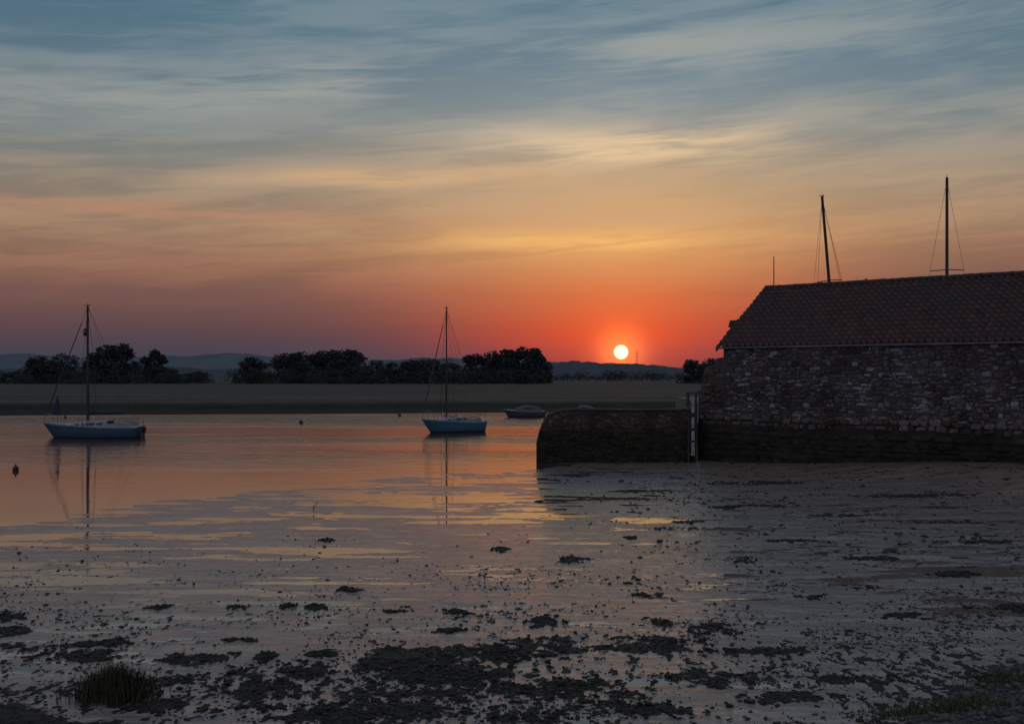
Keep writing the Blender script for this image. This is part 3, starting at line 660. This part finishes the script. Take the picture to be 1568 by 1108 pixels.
Y3=gy(638); motorboat("motorboat",(gx(803,Y3),Y3,0),math.radians(14),3.9,1.7,.55)
Y4=99; motorboat("motorboat",(gx(887,Y4),Y4,0),math.radians(5),3.9,1.7,.75)

# ------------------------------------------------------------------ buoys, twig
def buoy(px,py,r,stick=True):
    Y=gy(py); mb=MB(); secs=[]
    for i in range(1,10):
        a=math.pi*i/10; secs.append([(math.sin(a)*r*math.cos(q),math.sin(a)*r*math.sin(q),-math.cos(a)*r*1.05+r*.55) for q in [k*math.pi/6 for k in range(12)]])
    mb.loft(secs,0,True); mb.tube([(0,0,r*1.5),(0,0,r*1.95)],r*.22,8); mb.tube([(r*.25,0,r*1.95),(0,0,r*2.2),(-r*.25,0,r*1.95)],r*.08,5)
    o=mb.obj("mooring_buoy",[simple("buoy_rubber",(0.03,0.02,0.025),.6)],None,True); o.location=(gx(px,Y),Y,0)
buoy(24,720,.13); buoy(461,648,.17); buoy(612,637,.17); buoy(100,640,.14)
Y=gy(784); X=gx(481,Y); mb=MB(); mb.tube([(X,Y,-.05),(X-.02,Y,.12),(X+.02,Y,.2),(X+.10,Y+.02,.27)],.016,5,0,.008); mb.tube([(X-.01,Y,.12),(X-.05,Y,.2)],.009,5,0,.005); mb.obj("driftwood_twig",[simple("dead_wood",(0.02,0.016,0.013),.9)])

# ------------------------------------------------------------------ pebbles / clods / weed
import bmesh
bm_=bmesh.new(); bmesh.ops.create_icosphere(bm_,subdivisions=1,radius=1.0); IV=np.array([v.co[:] for v in bm_.verts]); IF=np.array([[v.index for v in f.verts] for f in bm_.faces]); bm_.free()
def scatter(name,X,Y,S,mat,zs=.55,sink=.2):
    n=len(X); h,_,_=mudheight(X.copy(),Y.copy()); h=np.maximum(h,-0.005)
    J=1+RNG.uniform(-.3,.3,(n,len(IV),1)); sc=np.stack([S*RNG.uniform(.8,1.7,n),S*RNG.uniform(.7,1.2,n),S*RNG.uniform(.35,.8,n)*zs/.55],-1)
    a=RNG.uniform(0,math.pi,n); V=IV[None]*J*sc[:,None,:]
    x=V[...,0]*np.cos(a)[:,None]-V[...,1]*np.sin(a)[:,None]; y=V[...,0]*np.sin(a)[:,None]+V[...,1]*np.cos(a)[:,None]
    V=np.stack([x+X[:,None],y+Y[:,None],V[...,2]+(h+sc[:,2]*sink)[:,None]],-1).reshape(-1,3)
    Fc=(IF[None]+(np.arange(n)*len(IV))[:,None,None]).reshape(-1,3).astype(np.int32)
    me=bpy.data.meshes.new(name); me.vertices.add(len(V)); me.vertices.foreach_set('co',V.astype(np.float32).ravel())
    me.loops.add(Fc.size); me.loops.foreach_set('vertex_index',Fc.ravel()); me.polygons.add(len(Fc))
    me.polygons.foreach_set('loop_start',np.arange(0,Fc.size,3,dtype=np.int32)); me.polygons.foreach_set('loop_total',np.full(len(Fc),3,dtype=np.int32)); me.update(calc_edges=True)
    me.materials.append(mat); o=bpy.data.objects.new(name,me); scene.collection.objects.link(o)
N=95000; Xc=RNG.uniform(-12,13,N); Yc=11.2+RNG.exponential(4.6,N)
dens=fbm(Xc*.8,Yc*.9,120,4,.6); prob=np.clip((dens-.42)*4,0.03,1)*(0.35+0.65*sstep(-2,5,Xc+ (15-Yc)*0.6))*sstep(36,14,Yc)
keep=RNG.random(N)<prob; Xc=Xc[keep];Yc=Yc[keep]; S=RNG.gamma(2.0,.0055,len(Xc))+.006; S=np.minimum(S,.04)
N=6000; X2_=RNG.uniform(2,24,N); Y2_=RNG.uniform(20,48,N); dn=fbm(X2_*.5,Y2_*.8,140,4,.6); k=(RNG.random(N)<np.clip((dn-.48)*4,0.02,1))&(X2_*.6525+(Y2_-50.5)*.7577-6.35<-.6)&(X2_/Y2_>.05)
Xc=np.concatenate([Xc,X2_[k]]);Yc=np.concatenate([Yc,Y2_[k]]);S=np.concatenate([S,np.minimum(RNG.gamma(2,.012,k.sum())+.013,.08)])
CL=simple("wet_stone_and_weed",(0.024,0.021,0.019),.5,var=.5,vs=12,spec=.3)
scatter("shore_pebbles",Xc,Yc,S,CL)
wx=[];wy=[]
for (px,py,hw,hh,ht) in clumps:
    cx,cy,a,b_=near_arr(px,py,hw,hh); k=int(min(1600,90+a*b_*1100)); th=RNG.uniform(0,2*math.pi,k); r=np.sqrt(RNG.random(k))*1.8
    wx.append(cx+np.cos(th)*r*a); wy.append(cy+np.sin(th)*r*max(b_,.1))
wx=np.concatenate(wx);wy=np.concatenate(wy); _,dr,_=mudheight(wx.copy(),wy.copy()); k=dr>.2
scatter("seaweed_clumps",wx[k],wy[k],RNG.gamma(2.2,.0055,k.sum())+.008,simple("bladderwrack",(0.016,0.014,0.011),.6,var=.5,vs=9,spec=.25),.5)
N=9000; X=RNG.uniform(3.5,12,N); Y=RNG.uniform(10.5,17,N); _,dr,bk_=mudheight(X.copy(),Y.copy()); k=bk_>.5
scatter("shingle",X[k],Y[k],RNG.gamma(2.0,.009,k.sum())+.007,simple("shingle_grey",(0.07,0.066,0.074),.75,var=.6,vs=4))

# ------------------------------------------------------------------ grass
def grass(name,cx,cy,rx,ry,n,h,cols):
    mb=MB()
    xs_=RNG.normal(0,.45,n)*rx+cx; ys_=RNG.normal(0,.45,n)*ry+cy; hz,_,_=mudheight(xs_.copy(),ys_.copy())
    for i in range(n):
        x,y=xs_[i],ys_[i]; z=hz[i]-.01; a=random.uniform(0,2*math.pi); H_=h*random.uniform(.4,1.1)*max(.3,(1-.35*abs(x-cx)/rx)); ln=random.uniform(.05,.5)*H_; w_=random.uniform(.004,.008)
        dx,dy=math.cos(a),math.sin(a); qx,qy=-dy*w_,dx*w_; vs=[]
        for t_,wd in((0,1),(.4,.9),(.75,.6)):
            ox=dx*ln*t_*t_; oy=dy*ln*t_*t_; zz=z+H_*t_*(1-.12*t_)
            vs+=[(x+ox-qx*wd,y+oy-qy*wd,zz),(x+ox+qx*wd,y+oy+qy*wd,zz)]
        vs.append((x+dx*ln,y+dy*ln,z+H_*.88)); k=random.uniform(.6,1.3); c=random.choice(cols)
        mb.add(vs,[(0,1,3,2),(2,3,5,4),(4,5,6)],0,tuple(q*k for q in c))
    m,g,b=new_mat(name+"_blades"); c=g.n('ShaderNodeVertexColor',layer_name='tint').outputs[0]; nz=g.noise(objco(g),8,2)
    g.link(g.mix(g.m('MULTIPLY',nz,.4),c,(0.02,0.02,0.01,1)),b.inputs['Base Color']); b.inputs['Roughness'].default_value=.7
    mb.obj(name,[m])
grass("grass_tuft",gx(175,13.6),13.6,.46,.28,1700,.50,[(.045,.045,.022),(.065,.055,.033),(.03,.036,.018)])
grass("grass_patch",gx(1440,13.0),12.9,.9,.35,1600,.13,[(.05,.09,.025),(.075,.10,.03),(.04,.065,.025)])
grass("grass_patch",gx(1540,14.0),14.0,.6,.4,900,.10,[(.05,.08,.025),(.065,.075,.03)])
print("DONE verts mud",H.size,"pebbles",len(Xc))
